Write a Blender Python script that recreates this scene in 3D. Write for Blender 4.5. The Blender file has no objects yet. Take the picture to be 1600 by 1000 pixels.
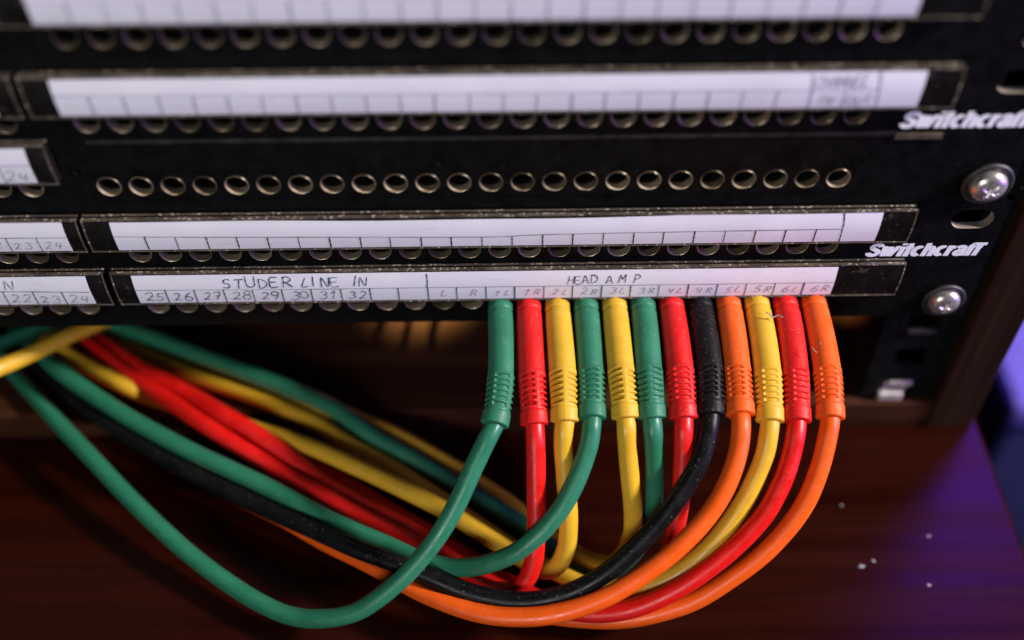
import bpy, bmesh, math, random
from mathutils import Vector, Matrix, Euler
random.seed(7)
PI = math.pi
MM = 0.001
scene = bpy.context.scene
COL = scene.collection

# ------------------------------------------------------------------ camera
cam_data = bpy.data.cameras.new('camera')
cam = bpy.data.objects.new('camera', cam_data)
COL.objects.link(cam)
right = Vector((0.99985920, -0.01676907, -0.00061091))
up = Vector((0.01289880, 0.74478762, 0.66717691))
back = Vector((-0.01073294, -0.66709085, 0.74489905))
M3 = Matrix((right, up, back)).transposed()
cam.matrix_world = Matrix.Translation(Vector((106.473, -217.668, 198.938)) * MM) @ M3.to_4x4()
cam_data.sensor_width = 36.0
cam_data.lens = 1760.19 / 1600.0 * 36.0
cam_data.clip_start = 0.01
cam_data.clip_end = 20.0
cam_data.dof.use_dof = True
cam_data.dof.focus_distance = 0.304
cam_data.dof.aperture_fstop = 3.2
scene.camera = cam

# ------------------------------------------------------------------ light
world = bpy.data.worlds.new('World')
scene.world = world
world.use_nodes = True
bg = world.node_tree.nodes['Background']
bg.inputs['Color'].default_value = (0.80, 0.78, 0.90, 1)
bg.inputs['Strength'].default_value = 0.006

def area_lamp(name, loc, target, size, power, colour, spread=180):
    d = bpy.data.lights.new(name, 'AREA')
    d.shape = 'DISK'
    d.size = size * MM
    d.energy = power
    d.color = colour
    d.spread = math.radians(spread)
    o = bpy.data.objects.new(name, d)
    COL.objects.link(o)
    o.location = Vector(loc) * MM
    v = (Vector(target) - Vector(loc)).normalized()
    o.rotation_euler = v.to_track_quat('-Z', 'Y').to_euler()
    return o

area_lamp('desk_lamp', (1010, -150, 560), (100, -25, -40), 140, 21.5, (1.0, 0.93, 0.90))
area_lamp('front_left_fill', (-60, -500, 150), (110, -10, -10), 180, 1.35, (0.96, 0.96, 1.0))  # soft fill added at the front left to brighten labels and jacks
area_lamp('purple_stage_lamp', (405, 235, 260), (290, -10, -130), 200, 1.4, (0.22, 0.06, 1.0))
area_lamp('violet_side_lamp', (620, -150, 60), (190, -45, -60), 160, 1.3, (0.30, 0.16, 1.0))


def spot_lamp(name, loc, target, angle, power, colour, blend=0.5, size=3):
    d = bpy.data.lights.new(name, 'SPOT')
    d.energy = power
    d.color = colour
    d.spot_size = math.radians(angle)
    d.spot_blend = blend
    d.shadow_soft_size = size * MM
    o = bpy.data.objects.new(name, d)
    COL.objects.link(o)
    o.location = Vector(loc) * MM
    o.rotation_euler = (Vector(target) - Vector(loc)).normalized().to_track_quat('-Z', 'Y').to_euler()
# unseen warm spots added behind the panels to make the orange pools
spot_lamp('rack_glow_spot', (80, 235, 30), (79, 90, -87), 19, 18.0, (1.0, 0.50, 0.14), 0.5, 4)
spot_lamp('rack_glow_spot', (214, 200, 20), (224, 55, -87), 7, 5.0, (1.0, 0.42, 0.10))

vs = scene.view_settings
vs.view_transform = 'Standard'
vs.look = 'None'
vs.exposure = 0.06
vs.gamma = 1.0

# ------------------------------------------------------------------ materials
def new_mat(name):
    m = bpy.data.materials.new(name)
    m.use_nodes = True
    nt = m.node_tree
    return m, nt, nt.nodes['Principled BSDF']

def ramp(nt, fac, stops):
    r = nt.nodes.new('ShaderNodeValToRGB')
    els = r.color_ramp.elements
    while len(els) > 1:
        els.remove(els[0])
    els[0].position = stops[0][0]
    els[0].color = (*stops[0][1], 1)
    for p, c in stops[1:]:
        e = els.new(p)
        e.color = (*c, 1)
    nt.links.new(fac, r.inputs['Fac'])
    return r

def coords(nt, scale=(1, 1, 1), kind='Object'):
    tc = nt.nodes.new('ShaderNodeTexCoord')
    mp = nt.nodes.new('ShaderNodeMapping')
    mp.inputs['Scale'].default_value = scale
    nt.links.new(tc.outputs[kind], mp.inputs['Vector'])
    return mp.outputs['Vector']

def noise(nt, vec, scale, detail=3, rough=0.55):
    n = nt.nodes.new('ShaderNodeTexNoise')
    n.inputs['Scale'].default_value = scale
    n.inputs['Detail'].default_value = detail
    n.inputs['Roughness'].default_value = rough
    nt.links.new(vec, n.inputs['Vector'])
    return n.outputs['Fac']

def bump(nt, bsdf, height, strength, dist=0.0001):
    b = nt.nodes.new('ShaderNodeBump')
    b.inputs['Strength'].default_value = strength
    b.inputs['Distance'].default_value = dist
    nt.links.new(height, b.inputs['Height'])
    nt.links.new(b.outputs['Normal'], bsdf.inputs['Normal'])

def mix_rgb(nt, fac, a, b):
    m = nt.nodes.new('ShaderNodeMix')
    m.data_type = 'RGBA'
    if hasattr(fac, 'is_output'):
        nt.links.new(fac, m.inputs[0])
    else:
        m.inputs[0].default_value = fac
    for sock, v in ((m.inputs[6], a), (m.inputs[7], b)):
        if hasattr(v, 'is_output'):
            nt.links.new(v, sock)
        else:
            sock.default_value = (*v, 1)
    return m.outputs[2]

def speckled(name, col, dust=(0.5, 0.48, 0.45), rough=0.42, amount=0.5, mottling=0.16,
             bump_s=0.25, bump_scale=1800, metallic=0.0, spec=0.5, dust_scale=900, dust_at=0.70):
    """a coloured surface with soft mottling, fine relief and sparse dust specks"""
    m, nt, b = new_mat(name)
    v = coords(nt)
    n1 = noise(nt, v, 130, 4)
    dark = tuple(c * (1 - mottling) for c in col)
    lite = tuple(min(1, c * (1 + mottling) + 0.002) for c in col)
    base = ramp(nt, n1, [(0.3, dark), (0.7, lite)]).outputs['Color']
    n2 = noise(nt, v, dust_scale, 2, 0.4)
    r2 = ramp(nt, n2, [(dust_at, (0, 0, 0)), (dust_at + 0.05, (amount,) * 3)])
    out = mix_rgb(nt, r2.outputs['Color'], base, dust)
    nt.links.new(out, b.inputs['Base Color'])
    n3 = noise(nt, v, 260, 3)
    rr = ramp(nt, n3, [(0.3, (max(0.05, rough - 0.1),) * 3), (0.7, (min(1, rough + 0.12),) * 3)])
    nt.links.new(rr.outputs['Color'], b.inputs['Roughness'])
    b.inputs['Metallic'].default_value = metallic
    b.inputs['Specular IOR Level'].default_value = spec
    bump(nt, b, noise(nt, v, bump_scale, 2), bump_s)
    return m

CABLE_COL = {
    'green': (0.018, 0.150, 0.080), 'red': (0.60, 0.006, 0.004), 'yellow': (0.60, 0.345, 0.020),
    'orange': (0.72, 0.090, 0.004), 'black': (0.0035, 0.0033, 0.004),
}
M = {}
for c, v in CABLE_COL.items():
    k = 0.12
    M['plug_' + c] = speckled('plug_rubber_' + c, v, amount=k * 1.5, rough=0.52, spec=0.32 if c != 'black' else 0.2, dust_scale=1500, dust_at=0.66, bump_s=0.35, mottling=0.10)
    M['cord_' + c] = speckled('cord_pvc_' + c, v, amount=k, rough=0.38, spec=0.36 if c != 'black' else 0.18, dust_scale=1300, dust_at=0.68, bump_s=0.18, mottling=0.08)
M['panel'] = speckled('black_panel_paint', (0.0022, 0.0022, 0.0022), spec=0.10, amount=0.04, rough=0.5, bump_s=0.5,
                      bump_scale=2600, dust_at=0.72, dust_scale=700)
M['block'] = speckled('black_jack_block', (0.0016, 0.0016, 0.0016), spec=0.10, amount=0.03, rough=0.5, bump_s=0.2)
M['acrylic'] = speckled('smoked_acrylic', (0.005, 0.0045, 0.004), spec=0.3, dust=(0.10, 0.085, 0.065), amount=0.30, rough=0.36,
                        bump_s=0.15, dust_scale=520, dust_at=0.66)
M['rim'] = speckled('frosted_acrylic_edge', (0.07, 0.055, 0.042), dust=(0.5, 0.44, 0.36), amount=0.6, rough=0.38,
                    mottling=0.55, dust_scale=1100, dust_at=0.60)
M['jack'] = speckled('nickel_bushing', (0.50, 0.41, 0.28), dust=(0.12, 0.10, 0.08), amount=0.5, rough=0.36,
                     metallic=0.6, mottling=0.3)
def tarnish(m):
    nt = m.node_tree
    b = nt.nodes['Principled BSDF']
    src = b.inputs['Base Color'].links[0].from_socket
    oi = nt.nodes.new('ShaderNodeObjectInfo')
    r = ramp(nt, oi.outputs['Random'], [(0.0, (0.22, 0.17, 0.10)), (0.5, (0.75, 0.72, 0.66)), (1.0, (1.0, 0.98, 0.95))])
    mx = nt.nodes.new('ShaderNodeMix')
    mx.data_type = 'RGBA'
    mx.blend_type = 'MULTIPLY'
    mx.inputs[0].default_value = 0.75
    nt.links.new(src, mx.inputs[6])
    nt.links.new(r.outputs['Color'], mx.inputs[7])
    nt.links.new(mx.outputs[2], b.inputs['Base Color'])
tarnish(M['jack'])
M['jack_dark'] = speckled('jack_bore_end', (0.006, 0.0055, 0.005), amount=0.0)
M['steel'] = speckled('zinc_screw', (0.60, 0.56, 0.52), dust=(0.25, 0.12, 0.06), amount=0.6, rough=0.34,
                      metallic=0.85, mottling=0.25, dust_scale=650, dust_at=0.62, bump_s=0.1)
M['zinc'] = speckled('zinc_nut', (0.72, 0.66, 0.60), rough=0.42, metallic=0.6, mottling=0.2, amount=0.2)
M['nylon'] = speckled('black_nylon', (0.014, 0.013, 0.012), dust=(0.3, 0.26, 0.2), amount=0.25, rough=0.5)
M['rail'] = speckled('black_rail_steel', (0.004, 0.004, 0.004), spec=0.12, amount=0.08, rough=0.5)
M['bare_edge'] = speckled('bare_plate_edge', (0.30, 0.26, 0.20), rough=0.5, metallic=0.3, mottling=0.4, amount=0.4)
M['logo'] = speckled('white_screen_print', (0.80, 0.82, 0.84), dust=(0.4, 0.4, 0.4), amount=0.4, rough=0.55, mottling=0.06)
M['tape'] = speckled('old_tape_glue', (0.055, 0.042, 0.025), dust=(0.2, 0.17, 0.12), rough=0.6, mottling=0.5)
M['glue_faint'] = speckled('faint_glue', (0.007, 0.006, 0.005), dust=(0.035, 0.03, 0.022), amount=0.5, rough=0.55,
                           mottling=0.5, dust_at=0.55, dust_scale=300)
M['ink_blue'] = speckled('blue_ballpoint', (0.022, 0.050, 0.13), amount=0.0, rough=0.5, mottling=0.5)
M['ink_teal'] = speckled('teal_felt_line', (0.015, 0.085, 0.095), amount=0.0, rough=0.5, mottling=0.3)
M['ink_black'] = speckled('black_felt_line', (0.020, 0.012, 0.022), amount=0.0, rough=0.5, mottling=0.3)
M['pencil'] = speckled('pencil_grey', (0.12, 0.13, 0.21), amount=0.0, rough=0.6, mottling=0.5)
M['ink_violet'] = speckled('violet_pencil', (0.22, 0.20, 0.33), amount=0.0, rough=0.6, mottling=0.4)
M['lint'] = speckled('white_lint', (0.26, 0.235, 0.225), amount=0.0, rough=0.8)
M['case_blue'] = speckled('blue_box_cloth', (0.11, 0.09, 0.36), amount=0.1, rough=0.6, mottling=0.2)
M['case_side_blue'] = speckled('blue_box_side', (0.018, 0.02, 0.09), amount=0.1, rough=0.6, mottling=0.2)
M['carpet'] = speckled('dark_carpet', (0.015, 0.015, 0.03), amount=0.1, rough=0.9, mottling=0.4)

def paper_mat():
    m, nt, b = new_mat('label_paper')
    v = coords(nt)
    n = noise(nt, v, 55, 4)
    base = ramp(nt, n, [(0.3, (0.72, 0.71, 0.775)), (0.7, (0.79, 0.78, 0.84))]).outputs['Color']
    n2 = noise(nt, coords(nt, (0.5, 1, 3.0)), 260, 4, 0.7)
    r2 = ramp(nt, n2, [(0.60, (0, 0, 0)), (0.78, (0.5,) * 3)])
    nt.links.new(mix_rgb(nt, r2.outputs['Color'], base, (0.50, 0.46, 0.42)), b.inputs['Base Color'])
    b.inputs['Roughness'].default_value = 0.75
    b.inputs['Specular IOR Level'].default_value = 0.25
    bump(nt, b, noise(nt, v, 1500, 3), 0.2)
    return m
M['paper'] = paper_mat()

def wood_mat(name, cols, rough=0.35, axis='X', scale=1.0, coat=0.0):
    m, nt, b = new_mat(name)
    s = {'X': (6, 130, 130), 'Z': (130, 130, 6), 'Y': (130, 6, 130)}[axis]
    v = coords(nt, tuple(a * scale for a in s))
    n = noise(nt, v, 1.0, 6, 0.6)
    s2 = {'X': (9, 420, 420), 'Z': (420, 420, 9), 'Y': (420, 9, 420)}[axis]
    f = noise(nt, coords(nt, s2), 1.0, 3, 0.6)
    base = ramp(nt, n, [(0.28, cols[0]), (0.5, cols[1]), (0.75, cols[2])]).outputs['Color']
    r2 = ramp(nt, f, [(0.45, (0, 0, 0)), (0.62, (0.6,) * 3)])
    nt.links.new(mix_rgb(nt, r2.outputs['Color'], base, cols[0]), b.inputs['Base Color'])
    rr = ramp(nt, n, [(0.3, (rough - 0.06,) * 3), (0.7, (rough + 0.1,) * 3)])
    nt.links.new(rr.outputs['Color'], b.inputs['Roughness'])
    b.inputs['Specular IOR Level'].default_value = 0.12
    bump(nt, b, f, 0.25)
    return m
M['desk'] = wood_mat('mahogany_desk', [(0.0115, 0.0014, 0.0003), (0.0180, 0.0023, 0.0005), (0.025, 0.0034, 0.0008)], 0.30)
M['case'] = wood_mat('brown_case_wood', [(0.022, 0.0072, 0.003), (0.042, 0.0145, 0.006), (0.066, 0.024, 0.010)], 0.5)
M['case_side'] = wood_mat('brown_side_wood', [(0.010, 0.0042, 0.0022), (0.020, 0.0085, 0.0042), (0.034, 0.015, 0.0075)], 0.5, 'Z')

# ------------------------------------------------------------------ helpers (millimetres in, metres out)
class MB:
    """collects shapes and links them as one mesh object"""
    def __init__(self):
        self.v, self.f = [], []
    def add(self, verts, faces):
        o = len(self.v)
        self.v += [tuple(p) for p in verts]
        self.f += [tuple(i + o for i in f) for f in faces]
        return self
    def box(self, x0, x1, y0, y1, z0, z1):
        vs_ = [(x, y, z) for x in (x0, x1) for y in (y0, y1) for z in (z0, z1)]
        return self.add(vs_, [(0, 1, 3, 2), (4, 6, 7, 5), (0, 4, 5, 1), (2, 3, 7, 6), (0, 2, 6, 4), (1, 5, 7, 3)])
    def mesh(self, name, mat, smooth=False, bevel=0.0, segs=2):
        me = bpy.data.meshes.new(name)
        me.from_pydata([(a * MM, b * MM, c * MM) for a, b, c in self.v], [], self.f)
        bm = bmesh.new()
        bm.from_mesh(me)
        bmesh.ops.recalc_face_normals(bm, faces=bm.faces)
        if bevel:
            es = [e for e in bm.edges if len(e.link_faces) == 2 and e.calc_face_angle(0) > 0.6]
            bmesh.ops.bevel(bm, geom=es, offset=bevel * MM, segments=segs, affect='EDGES', profile=0.6)
        bm.to_mesh(me)
        bm.free()
        if smooth:
            me.polygons.foreach_set('use_smooth', [True] * len(me.polygons))
            if smooth == 'auto':
                me.set_sharp_from_angle(angle=math.radians(40))
        me.materials.append(mat)
        return me
    def build(self, name, mat, parent=None, **kw):
        return link(name, self.mesh(name, mat, **kw), parent)

def link(name, data, parent=None, loc=(0, 0, 0)):
    o = bpy.data.objects.new(name, data)
    COL.objects.link(o)
    o.location = Vector(loc) * MM
    o.parent = parent
    return o

def empty(name, loc=(0, 0, 0)):
    o = bpy.data.objects.new(name, None)
    o.empty_display_size = 0.01
    COL.objects.link(o)
    o.location = Vector(loc) * MM
    return o

def tag(o, label=None, cat=None, group=None, kind=None):
    if label: o['label'] = label
    if cat: o['category'] = cat
    if group: o['group'] = group
    if kind: o['kind'] = kind
    return o

def keep(o, parent):
    """parent a part whose mesh is already in world millimetres under a thing that stands elsewhere"""
    o.parent = parent
    o.location = -parent.location
    return o

def catmull(P, n):
    P = [Vector(p) for p in P]
    Q = []
    for i in range(len(P) - 1):
        p0, p1, p2, p3 = P[max(i - 1, 0)], P[i], P[i + 1], P[min(i + 2, len(P) - 1)]
        for k in range(n):
            t = k / n
            Q.append(0.5 * ((2 * p1) + (p2 - p0) * t + (2 * p0 - 5 * p1 + 4 * p2 - p3) * t * t
                            + (3 * p1 - p0 - 3 * p2 + p3) * t ** 3))
    Q.append(P[-1])
    return Q

def frames(path):
    T = []
    for i in range(len(path)):
        a, b = path[max(i - 1, 0)], path[min(i + 1, len(path) - 1)]
        T.append((b - a).normalized())
    n = Vector((0, 0, 1))
    if abs(n.dot(T[0])) > 0.95:
        n = Vector((0, 1, 0))
    out = []
    for t in T:
        n = (n - t * n.dot(t)).normalized()
        out.append((t, n, t.cross(n)))
    return out

def sweep(mb, path, radius, seg=20, caps=True):
    """radius: number, or function(i, angle)"""
    fr = frames(path)
    vs_, fs = [], []
    for i, (p, (t, n, b)) in enumerate(zip(path, fr)):
        for k in range(seg):
            a = 2 * PI * k / seg
            r = radius(i, a) if callable(radius) else radius
            vs_.append(p + (n * math.cos(a) + b * math.sin(a)) * r)
    for i in range(len(path) - 1):
        for k in range(seg):
            k2 = (k + 1) % seg
            fs.append((i * seg + k, i * seg + k2, (i + 1) * seg + k2, (i + 1) * seg + k))
    if caps:
        fs.append(tuple(range(seg)))
        fs.append(tuple((len(path) - 1) * seg + k for k in range(seg)))
    mb.add(vs_, fs)
    return mb

def lathe(prof, seg=32, axis='-Y'):
    """prof: (radius, height) pairs; the height runs out of the panel (towards -Y)"""
    vs_, fs = [], []
    for r, h in prof:
        for k in range(seg):
            a = 2 * PI * k / seg
            vs_.append((r * math.cos(a), -h, r * math.sin(a)))
    for i in range(len(prof) - 1):
        for k in range(seg):
            k2 = (k + 1) % seg
            fs.append((i * seg + k, i * seg + k2, (i + 1) * seg + k2, (i + 1) * seg + k))
    return vs_, fs

# ------------------------------------------------------------------ the setting
DESK_Z = -99.0
mb = MB().box(-700, 263, -520, 420, DESK_Z - 24, DESK_Z)
tag(mb.build('desk', M['desk'], bevel=1.2), 'dark red-brown wooden desk top under the rack and the hanging cables', 'desk', kind='structure')
mb = MB().box(-2500, 2500, -2500, 2500, -760, -750)
tag(mb.build('floor', M['carpet']), 'dark floor far below the desk edge', 'floor', kind='structure')

# wooden rack case
case = empty('rack_case', (0, 120, DESK_Z))
tag(case, 'dark brown wooden rack case that the black patchbays are mounted in', 'rack')
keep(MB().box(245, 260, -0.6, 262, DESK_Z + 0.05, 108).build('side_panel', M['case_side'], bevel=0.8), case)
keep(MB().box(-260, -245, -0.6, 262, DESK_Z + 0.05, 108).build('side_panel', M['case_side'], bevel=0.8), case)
keep(MB().box(-244.9, 244.9, 0.4, 262, DESK_Z + 0.05, -87).build('base_board', M['case'], bevel=0.6), case)
keep(MB().box(-244.9, 244.9, 0.4, 262, 92, 107.8).build('light_block_top', M['case'], bevel=0.6), case)  # unseen top, added to keep lamp light from falling in behind the panels
keep(MB().box(-244.9, 244.9, 250, 261.8, -86.9, 91.9).build('back_board', M['case']), case)

def rail(x0, x1, xc):
    """steel strip with the square holes of a rack rail"""
    mb = MB()
    holes = []
    for u in range(3):
        for d in (6.35, 22.22, 38.1):
            holes.append(88.9 - 44.45 * 0 - 44.45 * u - d)
    for d in (6.35, 22.22, 38.1):
        holes.append(-44.45 - d)
    holes.sort(reverse=True)
    y0, y1 = 2.8, 4.8
    hw = 4.75
    top = 91.8
    for h in holes:
        mb.box(x0, x1, y0, y1, h + hw - 0.9, top)
        mb.box(x0, xc - hw, y0, y1, h - hw + 0.9, h + hw - 0.9)
        mb.box(xc + hw, x1, y0, y1, h - hw + 0.9, h + hw - 0.9)
        top = h - hw + 0.9
    mb.box(x0, x1, y0, y1, -86.8, top)
    mb.box(x1 - 2, x1, y1, y1 + 22, -86.8, 91.8) if xc > 0 else mb.box(x0, x0 + 2, y1, y1 + 22, -86.8, 91.8)
    return mb
keep(rail(221, 244.5, 232.55).build('rail', M['rail']), case)
keep(rail(-244.5, -221, -232.55).build('rail', M['rail']), case)

# cage nut showing in the lowest hole of the rail
nut = empty('cage_nut', (231, 3, -84))
tag(nut, 'bright zinc cage nut in the lowest hole of the black rack rail', 'nut')
keep(MB().box(226.6, 234.2, 1.2, 3.6, -86.4, -82.9).build('lower_clip', M['zinc'], bevel=0.5), nut)
keep(MB().box(228.6, 236.4, 2.2, 4.0, -80.1, -78.2).build('upper_clip', M['zinc'], bevel=0.4), nut)
v, f = lathe([(2.6, -1.5), (2.6, -8), (4.6, -8), (4.6, -1.5), (2.6, -1.5)], 24)
mb = MB().add([(a + 231.5, b + 2.4, c - 81.6) for a, b, c in v], f)
keep(mb.build('nut_body', M['zinc'], smooth='auto'), nut)
nut2 = empty('cage_nut', (232, 3, -50.8))
tag(nut2, 'dim grey cage nut in the rail hole just under the lowest panel screw', 'nut')
keep(MB().box(228.2, 237.0, 2.0, 4.2, -55.4, -53.4).build('lower_clip', M['nylon'], bevel=0.4), nut2)

# made-up wires behind the lowest panel, placed to split the orange pool with shadows
for x, r, lb in ((66.5, 1.6, 'leftmost'), (75.5, 1.3, 'middle'), (84.0, 1.5, 'rightmost')):
    o = sweep(MB(), catmull([(x + 1, 40, -30), (x, 41, -50), (x - 1.5, 42, -70), (x + 1, 46, -84.8), (x + 9, 60, -85)], 5), r, 10).build('shadow_wire', M['nylon'], smooth=True)
    tag(o, lb + ' of the dark wires added to split the orange glow behind the lowest panel', 'wire', 'wires added to stripe the glow behind the lowest panel')

# a storage box standing on the floor beyond the desk edge
box = empty('storage_box', (520, 220, -750))
tag(box, 'box with a purple-lit lid standing beyond the right edge of the desk', 'box')
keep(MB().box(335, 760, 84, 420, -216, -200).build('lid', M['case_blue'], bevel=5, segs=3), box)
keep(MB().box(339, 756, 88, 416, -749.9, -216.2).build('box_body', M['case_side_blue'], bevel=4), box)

# ------------------------------------------------------------------ handwriting strokes, unit box 0.62 x 1
def arc(cx, cy, rx, ry, a0, a1, n=10):
    return [(cx + rx * math.cos(math.radians(a0 + (a1 - a0) * i / n)),
             cy + ry * math.sin(math.radians(a0 + (a1 - a0) * i / n))) for i in range(n + 1)]
G = {
    'S': [arc(.33, .74, .25, .25, 30, 250, 9) + arc(.30, .26, .27, .25, 75, -150, 10)],
    'T': [[(.0, .97), (.62, 1.0)], [(.33, .98), (.30, .0)]],
    'U': [[(.04, 1.0), (.03, .45)] + arc(.30, .30, .26, .30, 170, 360, 10) + [(.58, 1.0)]],
    'D': [[(.08, .95), (.10, .0)], [(.0, .92)] + arc(.12, .48, .50, .46, 80, -85, 12)],
    'E': [[(.58, .98), (.06, .94), (.05, .02), (.60, .04)], [(.06, .52), (.48, .54)]],
    'R': [[(.08, 0), (.10, .96)], [(.02, .90)] + arc(.14, .72, .40, .26, 70, -95, 9) + [(.30, .40), (.66, .0)]],
    'L': [[(.24, 1.0), (.05, .06), (.56, .10)]],
    'I': [[(.20, 1.0), (.16, .0)]],
    'N': [[(.04, .0), (.08, .98), (.50, .04), (.60, 1.0)]],
    'H': [[(.06, 1), (.03, 0)], [(.54, 1), (.52, 0)], [(.04, .50), (.53, .54)]],
    'A': [[(.0, .0), (.32, 1.0), (.58, .0)], [(.12, .36), (.50, .38)]],
    'M': [[(.0, .0), (.08, .96), (.32, .40), (.56, .98), (.64, .0)]],
    'P': [[(.08, 0), (.10, .98)], [(.02, .94)] + arc(.14, .72, .42, .26, 75, -100, 9)],
    'C': [arc(.36, .5, .32, .48, 50, 310, 12)],
    'O': [arc(.32, .5, .30, .48, 90, 450, 16)],
    '0': [arc(.32, .48, .30, .46, 100, 455, 16)],
    '1': [[(.06, .66), (.34, 1.0), (.22, .0)]],
    '2': [arc(.28, .74, .25, .25, 160, -35, 9) + [(.26, .28), (.04, .04), (.30, .10), (.60, .03)]],
    '3': [arc(.26, .76, .24, .22, 150, -80, 9) + arc(.26, .28, .30, .27, 85, -150, 10)],
    '4': [[(.16, 1.0), (.04, .46), (.56, .50)], [(.52, .96), (.38, .0)]],
    '5': [[(.56, .98), (.16, .94), (.12, .56)] + arc(.26, .30, .30, .29, 95, -150, 10)],
    '6': [[(.50, 1.0), (.16, .62)] + arc(.30, .26, .26, .26, 160, 500, 14)],
    '7': [[(.04, .92), (.58, .96), (.24, .0)], [(.16, .50), (.52, .52)]],
    '8': [arc(.32, .76, .20, .22, 270, -90, 12) + arc(.30, .27, .26, .27, 90, 450, 14)],
    '9': [arc(.30, .72, .25, .25, 20, 380, 12) + [(.48, .40), (.22, .0)]],
}

def ribbon(mb, pts, width, surf, lift):
    """flat pen stroke lying on the paper; pts are (x, z) millimetres"""
    n = len(pts)
    vs_ = []
    for i in range(n):
        a, b = pts[max(i - 1, 0)], pts[min(i + 1, n - 1)]
        dx, dz = b[0] - a[0], b[1] - a[1]
        l = math.hypot(dx, dz) or 1
        wd = width * (1 + 0.28 * math.sin(pts[i][0] * 2.1 + pts[i][1] * 3.3) + 0.15 * math.sin(pts[i][0] * 5.7))
        nx, nz = -dz / l * wd / 2, dx / l * wd / 2
        for s in (1, -1):
            x, z = pts[i][0] + s * nx, pts[i][1] + s * nz
            vs_.append((x, surf(z) - lift, z))
    mb.add(vs_, [(2 * i, 2 * i + 1, 2 * i + 3, 2 * i + 2) for i in range(n - 1)])

def smooth2(pts, n=4):
    if len(pts) < 3:
        return [(pts[0][0] + (pts[1][0] - pts[0][0]) * t / 4, pts[0][1] + (pts[1][1] - pts[0][1]) * t / 4) for t in range(5)]
    return [(q.x, q.y) for q in catmull([(a, b, 0) for a, b in pts], n)]

def word(body, mat, text, *a, **k):
    mb = MB()
    write(mb, text, *a, **k)
    return mb.build('handwritten_word', mat, body)

def write(mb, text, x, z, h, surf, width=0.24, adv=None, aspect=1.0, slant=0.0, rnd=None, cell=None):
    """handwriting from x along z = base line; adv: advance per letter as a share of h"""
    rnd = rnd or random.Random(sum(ord(q) * (n + 3) for n, q in enumerate(text)))
    lift = 0.05
    for ch in text:
        if ch == ' ':
            x += h * 0.75 * aspect
            continue
        hh = h * rnd.uniform(0.84, 1.08)
        dz = rnd.uniform(-0.09, 0.09) * h
        sh = slant + rnd.uniform(-0.12, 0.12)
        for st in G[ch]:
            pts = [(x + (px * aspect + sh * py) * hh, z + dz + py * hh) for px, py in smooth2(st)]
            ribbon(mb, pts, width * rnd.uniform(0.85, 1.1), surf, lift)
            lift += 0.003
        x += h * (adv or 0.85) * aspect
    return x

# ------------------------------------------------------------------ patch panels
U = 44.45
PITCH = 8.0678
ZU, ZL = -15.28, -35.74
GAP = 19.70
PW = 241.3

def jack_mesh():
    prof = [(3.06, -3), (3.06, -0.02), (3.00, 0.06), (2.90, 0.0), (2.83, -0.3), (2.78, -2.3)]
    v, f = lathe(prof, 28)
    me = MB().add(v, f).mesh('jack', M['jack'], smooth='auto')
    return me
JACK = jack_mesh()
v, f = lathe([(2.78, -2.3), (2.72, -2.6), (2.72, -9.0), (0.01, -9.2)], 28)
JACK_END = MB().add(v, f).mesh('jack_bore', M['jack_dark'], smooth='auto')

def holed_block(mb, x0, x1, z0, z1, centres, zc, r, y0, y1, seg=24):
    """bar with round holes, one per centre"""
    xs = [x0] + [(a + b) / 2 for a, b in zip(centres[:-1], centres[1:])] + [x1]
    for i, c in enumerate(centres):
        a, b = xs[i], xs[i + 1]
        ring, sq = [], []
        for k in range(seg):
            t = 2 * PI * (k + 0.5) / seg
            ct, st = math.cos(t), math.sin(t)
            ring.append((c + r * ct, zc + r * st))
            # the ray hits the cell border
            sx = ((b - c) if ct > 0 else (c - a)) / abs(ct) if abs(ct) > 1e-6 else 1e9
            sz = ((z1 - zc) if st > 0 else (zc - z0)) / abs(st) if abs(st) > 1e-6 else 1e9
            s = min(sx, sz)
            sq.append((c + s * ct, zc + s * st))
        vs_ = [(x, y0, z) for x, z in ring] + [(x, y0, z) for x, z in sq] + [(x, y1, z) for x, z in ring]
        corners = [(b, z1), (a, z1), (a, z0), (b, z0)]
        co = len(vs_)
        vs_ += [(x, y0, z) for x, z in corners]
        fs = []
        for k in range(seg):
            k2 = (k + 1) % seg
            p, q = sq[k], sq[k2]
            fs.append((k, k2, seg + k2, seg + k))
            fs.append((k, 2 * seg + k, 2 * seg + k2, k2))
            for ci, (cx_, cz_) in enumerate(corners):
                on = lambda u: (abs(u[0] - cx_) < 1e-4, abs(u[1] - cz_) < 1e-4)
                o1, o2 = on(p), on(q)
                if (o1[0] and o2[1] and not o1[1]) or (o1[1] and o2[0] and not o1[0]):
                    fs.append((seg + k, seg + k2, co + ci))
        mb.add(vs_, fs)
    # rim of the bar
    vs_ = [(x, y, z) for y in (y0, y1) for x, z in ((x0, z0), (x1, z0), (x1, z1), (x0, z1))]
    mb.add(vs_, [(0, 1, 5, 4), (1, 2, 6, 5), (2, 3, 7, 6), (3, 0, 4, 7)])

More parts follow.
